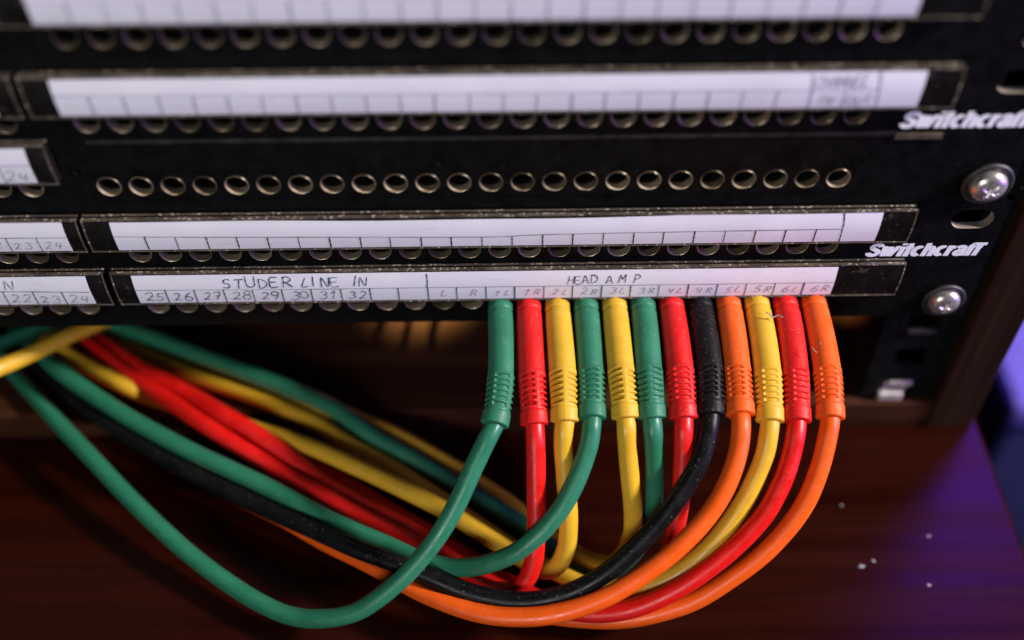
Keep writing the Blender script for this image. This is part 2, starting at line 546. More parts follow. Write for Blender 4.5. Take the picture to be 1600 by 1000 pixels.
def slot_cell(mb, x0, x1, z0, z1, xc, zc, w, h, y0, y1):
    """plate piece with an obround slot"""
    ring = []
    r = h / 2
    for k in range(12):
        a = -PI / 2 + PI * k / 11
        ring.append((xc + w / 2 - r + r * math.cos(a), zc + r * math.sin(a)))
    for k in range(12):
        a = PI / 2 + PI * k / 11
        ring.append((xc - w / 2 + r + r * math.cos(a), zc + r * math.sin(a)))
    n = len(ring)
    out = []
    for x, z in ring:
        out.append((x1 if x > xc else x0, z))
    vs_ = [(x, y0, z) for x, z in ring] + [(x, y0, z) for x, z in out] + [(x, y1, z) for x, z in ring]
    fs = []
    for k in range(n):
        k2 = (k + 1) % n
        if k not in (11, 23):
            fs.append((k, k2, n + k2, n + k))
    mb.add(vs_, fs)
    zt, zb = zc + r, zc - r
    for za, zb_ in ((zt, z1), (z0, zb)):
        mb.add([(x0, y0, za), (x1, y0, za), (x1, y0, zb_), (x0, y0, zb_)], [(0, 1, 2, 3)])

LOGO = {   # heavy slanted lettering as thick pen strokes: (advance, strokes), heights as a share of the capitals
    'S': (0.84, [[(.70, .74), (.64, .87), (.44, .90), (.24, .86), (.17, .72), (.28, .59), (.50, .49), (.66, .38), (.66, .20), (.50, .11), (.28, .11), (.13, .20), (.10, .30)]]),
    'w': (1.10, [[(.12, .80), (.26, .02)], [(.28, .02), (.50, .76)], [(.52, .76), (.66, .02)], [(.68, .02), (.98, .80)]]),
    'i': (0.38, [[(.19, .0), (.19, .76)], [(.19, .86), (.19, 1.0)]]),
    't': (0.46, [[(.22, 1.0), (.22, .0)], [(-.02, .70), (.46, .70)], [(.24, .10), (.42, .10)]]),
    'c': (0.70, [arc(.38, .40, .23, .30, 48, 312, 14)]),
    'h': (0.78, [[(.18, 0), (.18, 1.0)], [(.20, .42), (.30, .62), (.46, .69), (.58, .60), (.61, .38), (.61, 0)]]),
    'r': (0.54, [[(.18, 0), (.18, .80)], [(.20, .44), (.30, .62), (.52, .68)]]),
    'a': (0.76, [[(.12, .60), (.24, .69), (.44, .70), (.58, .60), (.60, .40), (.60, 0)], [(.58, .43), (.34, .41), (.18, .32), (.18, .17), (.32, .09), (.48, .14), (.58, .26)]]),
    'f': (0.46, [[(.50, .90), (.34, .89), (.24, .76), (.22, .0)], [(.0, .70), (.44, .70)]]),
    'T': (0.56, [[(.24, .90), (.22, .0)], [(-.06, .90), (.62, .90)], [(.02, .70), (.44, .70)]]),
}

def logo_mesh(x, z, w, h):
    text = 'SwitchcrafT'                    # the last letter has the tall flat top of the sign
    total = sum(LOGO[c][0] for c in text)
    sx = (w - 0.25 * h) / total
    mb = MB()
    pen = 0.0
    lift = 0.03
    for c in text:
        adv, strokes = LOGO[c]
        for st in strokes:
            pts = smooth2(st, 5)
            n = len(pts)
            vs_ = []
            for k in range(n):
                a, b = pts[max(k - 1, 0)], pts[min(k + 1, n - 1)]
                dx, dz = b[0] - a[0], b[1] - a[1]
                l = math.hypot(dx, dz) or 1
                for s in (1, -1):
                    ox, oz = -dz / l * 0.18, dx / l * 0.12
                    if len(st) == 2:         # straight strokes end flat on the lines
                        ox, oz = (0.17, 0.0) if abs(dz) > 0.3 * abs(dx) else (0.0, 0.11)
                    px = pts[k][0] + s * ox
                    pz = pts[k][1] + s * oz
                    vs_.append((x + (pen + px) * sx + 0.20 * pz * h, -lift, z + pz * h))
            mb.add(vs_, [(2 * k, 2 * k + 1, 2 * k + 3, 2 * k + 2) for k in range(n - 1)])
            lift += 0.002
        pen += adv
    return mb.mesh('logo_lettering', M['logo'])

def surf_for(zb, zt):
    def s(z):
        t = min(1, max(0, (z - zb) / (zt - zb)))
        return -(2.35 + 0.75 * math.sin(PI * (0.15 + 0.8 * (1 - t))))
    return s

def holder(parent, x0, x1, zb, zt):
    """clear strip holder: smoked body, frosted sawn edges"""
    s = surf_for(zb, zt)
    n = 8
    zs = [zb + (zt - zb) * i / n for i in range(n + 1)]
    vs_, fs = [], []
    for x in (x0, x1):
        vs_ += [(x, s(z), z) for z in zs] + [(x, -0.3, zt), (x, -0.3, zb)]
    k = n + 3
    for i in range(k):
        j = (i + 1) % k
        fs.append((i, j, k + j, k + i))
    fs += [tuple(range(k)), tuple(range(2 * k - 1, k - 1, -1))]
    body = MB().add(vs_, fs).build('label_holder', M['acrylic'], parent, smooth='auto')
    rim = MB()
    yt = s(zt)
    rim.box(x0, x1, yt - 0.25, yt + 0.75, zt, zt + 0.45)
    rim.box(x0, x1, -1.0, -0.35, zt, zt + 0.30)
    yb = s(zb)
    rim.box(x0, x1, yb - 0.30, yb + 0.3, zb - 0.35, zb)
    for xe, w in ((x0, 0.45), (x1, -0.45)):
        a, b = min(xe, xe + w), max(xe, xe + w)
        for i in range(n):
            za, zc = zs[i], zs[i + 1]
            rim.add([(a, s(za) - 0.14, za), (b, s(za) - 0.14, za), (b, s(zc) - 0.14, zc), (a, s(zc) - 0.14, zc),
                     (a, s(za) + 0.1, za), (b, s(za) + 0.1, za), (b, s(zc) + 0.1, zc), (a, s(zc) + 0.1, zc)],
                    [(0, 1, 2, 3), (0, 3, 7, 4), (1, 5, 6, 2)])
    rim.build('holder_rim', M['rim'], body, bevel=0.12, segs=2)
    return body, s

def paper(body, s, x0, x1, zb, ztop, wave=None):
    """label strip; ztop may be a function of x"""
    zt = ztop if callable(ztop) else (lambda x: ztop)
    nx, nz = 56, 6
    vs_, fs = [], []
    for i in range(nx + 1):
        x = x0 + (x1 - x0) * i / nx
        for j in range(nz + 1):
            z = zb + (zt(x) - zb) * j / nz
            vs_.append((x, s(z) - 0.10, z))
    m = nz + 1
    for i in range(nx):
        for j in range(nz):
            fs.append((i * m + j, (i + 1) * m + j, (i + 1) * m + j + 1, i * m + j + 1))
    # thin edge all round
    o = len(vs_)
    vs_ += [(x, y + 0.09, z) for x, y, z in vs_]
    border = [i * m for i in range(nx + 1)] + [nx * m + j for j in range(1, m)] \
        + [i * m + nz for i in range(nx - 1, -1, -1)] + [j for j in range(nz - 1, 0, -1)]
    for a, b in zip(border, border[1:] + border[:1]):
        fs.append((a, b, o + b, o + a))
    return MB().add(vs_, fs).build('paper_strip', M['paper'], body, smooth='auto')

def lines(body, s, hpts, vx, zb, mat, wh=0.22, wv=0.34, long_lines=(), name='ruled_lines', lean=0.0):
    """ruled line along the strip (hpts) and a short line at every cell border"""
    mb = MB()
    hs = smooth2(hpts, 6)
    ribbon(mb, hs, wh, lambda z: s(z) - 0.1, 0.035)
    def hz(x):
        for a, b in zip(hs[:-1], hs[1:]):
            if a[0] <= x <= b[0]:
                return a[1] + (b[1] - a[1]) * (x - a[0]) / (b[0] - a[0])
        return hs[-1][1]
    rnd = random.Random(len(vx))
    for x in vx:
        z1 = hz(x) + rnd.uniform(-0.05, 0.2)
        x = x + rnd.uniform(-0.12, 0.12)
        ribbon(mb, [(x + lean + (-lean) * t / 6 + rnd.uniform(-.02, .02), zb + 0.1 + (z1 - zb - 0.1) * t / 6) for t in range(7)], wv * rnd.uniform(0.8, 1.15),
               lambda z: s(z) - 0.1, 0.045)
    for pts in long_lines:
        ribbon(mb, smooth2(pts, 6), wv, lambda z: s(z) - 0.1, 0.052)
    return mb.build(name, mat, body)

def patch_panel(label, zoff, xoff, rows, logo, left_jacks):
    """zoff: height of the panel's top edge"""
    root = empty('patchbay', (xoff, 0, zoff - U))
    tag(root, label, 'patchbay', 'black rack patchbays')
    base = Vector((0, 0, U))          # parts are modelled with the top edge at z = 0
    def put(o, loc=(0, 0, 0)):
        o.parent = root
        o.location = (Vector(loc) + base) * MM
        return o
    zt, zb = -0.25, -U + 0.25
    y0, y1 = 0.0, 2.6
    bx0, bx1 = GAP / 2 - 4.1, GAP / 2 + 23 * PITCH + 4.1
    bands = [(zt, ZU + 4.6), (ZU - 4.6, ZL + 4.6), (ZL - 4.6, zb)]
    plate = MB()
    X0 = -PW
    for a, b in bands:
        plate.box(X0, 222, y0, y1, b, a)
    for zc in (ZU, ZL):
        a, b = zc - 4.6, zc + 4.6
        plate.box(bx1, 222, y0, y1, a, b)
        plate.box(-bx0, bx0, y0, y1, a, b)
        plate.box(X0, -bx1, y0, y1, a, b)
    sx = 232.55
    zm = -U / 2
    slot_cell(plate, 222, PW, zm, zt, sx, -6.35, 11.2, 6.8, y0, y1)
    slot_cell(plate, 222, PW, zb, zm, sx, -38.1, 11.2, 6.8, y0, y1)
    plate.add([(222, y0, zt), (PW, y0, zt), (PW, y1, zt), (222, y1, zt),
               (222, y0, zb), (PW, y0, zb), (PW, y1, zb), (222, y1, zb)], [(0, 1, 2, 3), (4, 5, 6, 7), (1, 5, 6, 2)])
    fp = put(plate.build('faceplate', M['panel']))
    for zc in (-6.35, -38.1):
        ring = []
        for sgn in (1, -1):
            for k in range(13):
                a = -PI / 2 + PI * k / 12
                ring.append((sx + sgn * (2.2 + 3.4 * math.cos(a)), zc + sgn * 3.4 * math.sin(a)))
        n = len(ring)
        vs_ = [(x, 0.05, z) for x, z in ring] + [(x, 2.6, z) for x, z in ring]
        MB().add(vs_, [(k, (k + 1) % n, n + (k + 1) % n, n + k) for k in range(n)]).build('slot_edge', M['bare_edge'], fp)
    # worn, catching edges along the top and bottom of the plate
    edge = MB()
    edge.box(X0, PW, -0.05, 0.35, zb - 0.10, zb + 0.03)
    e = edge.build('worn_edge', M['panel'], fp, bevel=0.04)
    # jack blocks and jacks
    for rname, zc in (('u', ZU), ('l', ZL)):
        for side in (1, -1):
            cs = [side * (GAP / 2 + k * PITCH) for k in range(24)]
            cs.sort()
            blk = MB()
            a, b = (bx0 + 0.06, bx1 - 0.06) if side > 0 else (-bx1 + 0.06, -bx0 - 0.06)
            holed_block(blk, a, b, zc - 4.54, zc + 4.54, cs, zc, 3.05, -0.22, 2.6)
            put(blk.build('jack_block', M['block']))
            if rname not in rows:
                continue
            n = 24 if side > 0 else left_jacks
            for k in range(n):
                j = link('jack', JACK, root, Vector((side * (GAP / 2 + k * PITCH), -0.22, zc)) + base)
                j.rotation_euler = (0, random.uniform(-0.5, 0.5), 0)
                link('jack_bore', JACK_END, j)
    if logo:
        lg = link('logo_lettering', logo_mesh(206.8, -19.9, 32.6, 4.9), fp)
    return root, put, fp

ZTOPS = {0: 2 * U, 1: U, 2: 0.0}
XOFF = {0: -0.16, 1: -2.03, 2: 0.0}
LABELS = {
    0: 'black patchbay at the very top, its label strip cut off by the picture edge',
    1: 'black patchbay second from the bottom, its lower jack row without a label strip',
    2: 'lowest black patchbay, twelve coloured cables plugged into its lower row',
}
PAN = {}
for i in (0, 1, 2):
    PAN[i] = patch_panel(LABELS[i], ZTOPS[i], XOFF[i], 'ul' if i else 'l', i in (1, 2), 8)

def strip_on(i, x0, x1, zb, zt, px0, px1, pzb, pzt):
    root, put, fp = PAN[i]
    body, s = holder(None, x0, x1, zb, zt)
    put(body)
    paper(body, s, px0, px1, pzb, pzt)
    return body, s

cells = lambda x0, n: [x0 + 8.03 * k for k in range(n)]

# lowest panel, upper strip: blank ruled strip, its paper slightly wavy along the top
UB, UT = -11.75, -0.75
LB, LT = -32.45, -20.55
topw = lambda x: -1.15 - 0.55 * math.exp(-((x - 95) / 45) ** 2) - 0.12 * math.sin(x / 9.0) + (0.2 if x > 150 else 0)
b, s = strip_on(2, -1.6, 215.8, UB, UT, 5.7, 206.8, UB + 0.35, topw)
lines(b, s, [(5.75, -5.9), (30, -6.5), (59, -7.0), (103, -7.7), (116, -7.1), (144, -6.7), (196.9, -6.3)],
      cells(13.6, 23), UB + 0.35, M['ink_black'], 0.18, 0.36,
      [[(196.5, -1.0), (197.0, -4), (197.1, -7.5), (197.3, -11.35)]], lean=0.0)
b, s = strip_on(2, -130, -2.75, UB, UT, -126, -6.6, UB + 0.35, -0.9)
lines(b, s, [(-125.8, -6.0), (-60, -5.8), (-6.7, -6.1)], cells(-14.5 - 8.03 * 13, 14), UB + 0.35, M['ink_black'], 0.2, 0.30)
for k, t in enumerate(('22', '23', '24')):
    word(b, M['pencil'], t, -29.4 + 8.03 * k, -10.2, 2.7, lambda z: s(z) - 0.1, 0.2, 0.95, 1.1, 0.25)

# lowest panel, lower strip with the written names
b, s = strip_on(2, 0.6, 217.8, LB, LT, 6.3, 199.3, LB + 0.35, -21.0)
lines(b, s, [(6.4, -26.35), (55, -26.75), (86, -26.7), (145, -26.75), (199.2, -26.7)], cells(14.3, 23), LB + 0.35,
      M['ink_teal'], 0.17, 0.38, [[(86.55, -21.5), (86.7, -24), (86.45, -26.6)]])
P2 = lambda z: s(z) - 0.1
word(b, M['ink_blue'], 'STUDER', 30.4, -25.9, 3.9, P2, 0.34, 0.76, 1.10, 0.02)
word(b, M['ink_blue'], 'LINE', 52.0, -25.8, 3.6, P2, 0.32, 0.72, 1.05, 0.05)
word(b, M['ink_blue'], 'IN', 65.8, -25.8, 3.7, P2, 0.34, 0.50, 1.05, 0.05)
word(b, M['ink_blue'], 'HEAD', 125.2, -25.9, 3.3, P2, 0.26, 0.66, 0.95, 0.02)
word(b, M['ink_blue'], 'A', 135.9, -25.8, 3.1, P2, 0.26, 0.8, 1.0, 0.02)
word(b, M['ink_blue'], 'M', 139.3, -25.9, 3.0, P2, 0.26, 0.8, 0.9, 0.02)
word(b, M['ink_blue'], 'P', 143.3, -25.6, 3.1, P2, 0.26, 0.8, 0.9, 0.02)
for k in range(8):
    word(b, M['ink_blue'], str(25 + k), 8.2 + 8.03 * k, -31.1, 3.7, P2, 0.30, 0.76, 1.0, 0.12)
for k, t in enumerate(['L', 'R', '1L', '1R', '2L', '2R', '3L', '3R', '4L', '4R', '5L', '5R', '6L', '6R']):
    word(b, M['pencil'], t, 88.6 + 8.03 * k + (1.4 if len(t) == 1 else 0.3), -30.6, 2.7, P2, 0.22, 1.0, 1.0, 0.22)
b, s = strip_on(2, -130, -1.25, LB, LT, -126, -6.1, LB + 0.35, -20.95)
lines(b, s, [(-125.8, -26.2), (-60, -26.1), (-30, -26.2), (-6.3, -26.9)], cells(-14.0 - 8.03 * 13, 14), LB + 0.35, M['ink_black'], 0.2, 0.30)
PL = lambda z: s(z) - 0.1
word(b, M['pencil'], 'IN', -32.2, -25.6, 3.7, PL, 0.3, 0.72, 1.2, 0.08)
for k, t in enumerate(('21', '22', '23', '24')):
    word(b, M['pencil'], t, -36.9 + 8.03 * k, -31.2, 3.4, PL, 0.24, 0.90, 1.05, 0.2)

# panel above: upper strip, and the left end of a lower strip
b, s = strip_on(1, -1.6, 217.0, UB, UT, 5.6, 208.2, UB + 0.35, -0.95)
lines(b, s, [(5.7, -5.35), (60, -5.8), (120, -6.0), (198, -5.9)], cells(13.6, 21), UB + 0.35, M['ink_violet'], 0.20, 0.34,
      [[(181.6, -1.0), (182.2, -6), (182.3, -11.3)], [(197.3, -1.0), (198.0, -6), (198.4, -11.3)], [(190.3, -6.4), (190.2, -11.2)]])
P1 = lambda z: s(z) - 0.1
word(b, M['ink_violet'], 'CHANNEL', 182.6, -5.1, 3.2, P1, 0.30, 0.62, 0.9, 0.1)
word(b, M['ink_violet'], 'IN', 184.0, -10.5, 3.0, P1, 0.30, 0.62, 1.0, 0.1)
word(b, M['ink_violet'], 'OUT', 191.0, -10.6, 3.2, P1, 0.30, 0.70, 0.9, 0.1)
b, s = strip_on(1, -130, -3.4, UB, UT, -126, -9.0, UB + 0.35, -0.95)
lines(b, s, [(-125.8, -5.9), (-60, -5.8), (-9.2, -6.0)], cells(-16.5 - 8.03 * 13, 14), UB + 0.35, M['ink_violet'], 0.20, 0.30)
b, s = strip_on(1, -130, -1.3, LB, LT, -126, -6.4, LB + 0.35, -20.95)
lines(b, s, [(-125.8, -26.0), (-60, -26.0), (-6.5, -26.1)], cells(-14.0 - 8.03 * 13, 14), LB + 0.35, M['ink_violet'], 0.20, 0.30)
word(b, M['pencil'], '24', -13.6, -31.2, 3.6, lambda z: s(z) - 0.1, 0.24, 0.90, 1.05, 0.2)
# what the missing lower strip of that panel left behind: screw holes, tape and glue
root, put, fp = PAN[1]
v, f = lathe([(1.9, 0.06), (1.9, 0.18), (1.25, 0.18), (1.15, -0.2), (1.1, -2.2), (0.01, -2.2)], 18)
HOLE = MB().add(v, f).mesh('strip_screw_hole', M['block'], smooth='auto')
for x, z in ((3.4, -30.4), (94.4, -29.0), (110.4, -30.0), (199.6, -30.4)):
    put(link('strip_screw_hole', HOLE), (x, 0, z))
mb = MB().box(206.4, 218.2, -0.5, -0.01, -23.1, -21.3)
put(mb.build('tape_residue', M['tape'], bevel=0.15))
mb = MB().box(8, 206.2, -0.30, -0.01, -22.0, -20.9)
put(mb.build('glue_line', M['glue_faint'], bevel=0.1))

# top panel: lower strip only in view
b, s = strip_on(0, -3.0, 214.5, LB + 1.2, LT + 1.2, 5.2, 199.5, LB + 1.55, -19.75)
lines(b, s, [(5.4, -25.0), (60, -25.1), (120, -25.2), (199, -25.4)], cells(13.6, 23), LB + 1.55, M['ink_violet'], 0.22, 0.34)
b, s = strip_on(0, -130, -4.8, LB + 1.2, LT + 1.2, -126, -9.5, LB + 1.55, -19.75)
b, s = strip_on(0, -3.0, 214.5, UB, UT, 5.2, 199.5, UB + 0.35, -0.95)

# ------------------------------------------------------------------ panel screws
def screw_head():
    """pan head with a worn cross recess"""
    R, H = 5.4, 3.1
    nr, na = 34, 72
    vs_, fs = [], []
    for i in range(nr + 1):
        r = R * i / nr
        for k in range(na):
            a = 2 * PI * k / na
            x, z = r * math.cos(a), r * math.sin(a)
            h = H * math.sqrt(max(0.0, 1 - (r / R) ** 2.6))
            ax, az = abs(x), abs(z)
            w = 0.62 + 0.10 * math.sin(5 * a + 1)
            if (ax < w and az < 2.7) or (az < w and ax < 2.7):
                h -= 1.5 * (1 - max(ax, az) / 2.9) + 0.25
            vs_.append((x, -h, z))
    for i in range(nr):
        for k in range(na):
            k2 = (k + 1) % na
            fs.append((i * na + k, i * na + k2, (i + 1) * na + k2, (i + 1) * na + k))
    o = len(vs_)
    vs_ += [(R * math.cos(2 * PI * k / na), 0.4, R * math.sin(2 * PI * k / na)) for k in range(na)]
    for k in range(na):
        k2 = (k + 1) % na
        fs.append((nr * na + k, nr * na + k2, o + k2, o + k))
    return MB().add(vs_, fs).mesh('screw_head', M['steel'], smooth=True)
HEAD = screw_head()
v, f = lathe([(5.0, 0.0), (7.3, 0.0), (7.6, 0.35), (7.5, 0.9), (6.9, 1.25), (6.1, 1.15), (5.5, 0.7), (5.0, 0.6)], 40)
WASHER = MB().add(v, f).mesh('washer', M['nylon'], smooth=True)
v, f = lathe([(2.9, 0.3), (2.9, -9.0), (0.01, -9.0)], 20)
SHANK = MB().add(v, f).mesh('shank', M['steel'], smooth='auto')
def rack_screw(x, z, lift, turn, label, sc=1.0):
    r = empty('rack_screw', (x, 0, z))
    tag(r, label, 'screw', 'screws holding the patch panels to the rail')
    w = link('washer', WASHER, r, (0, -0.02, 0))
    w.scale = (sc, 1, sc)
    h = link('screw_head', HEAD, r, (0, -lift, 0))
    h.rotation_euler = (0, turn, 0)
    h.scale = (sc, sc, sc)
    link('shank', SHANK, r)
rack_screw(232.2, 6.6, 1.2, 0.5, 'shiny cross-head screw at the right end of the panel second from the bottom', 0.88)
rack_screw(233.4, -37.4, 1.1, 0.15, 'smaller bright screw in a black washer at the right end of the lowest panel', 0.82)

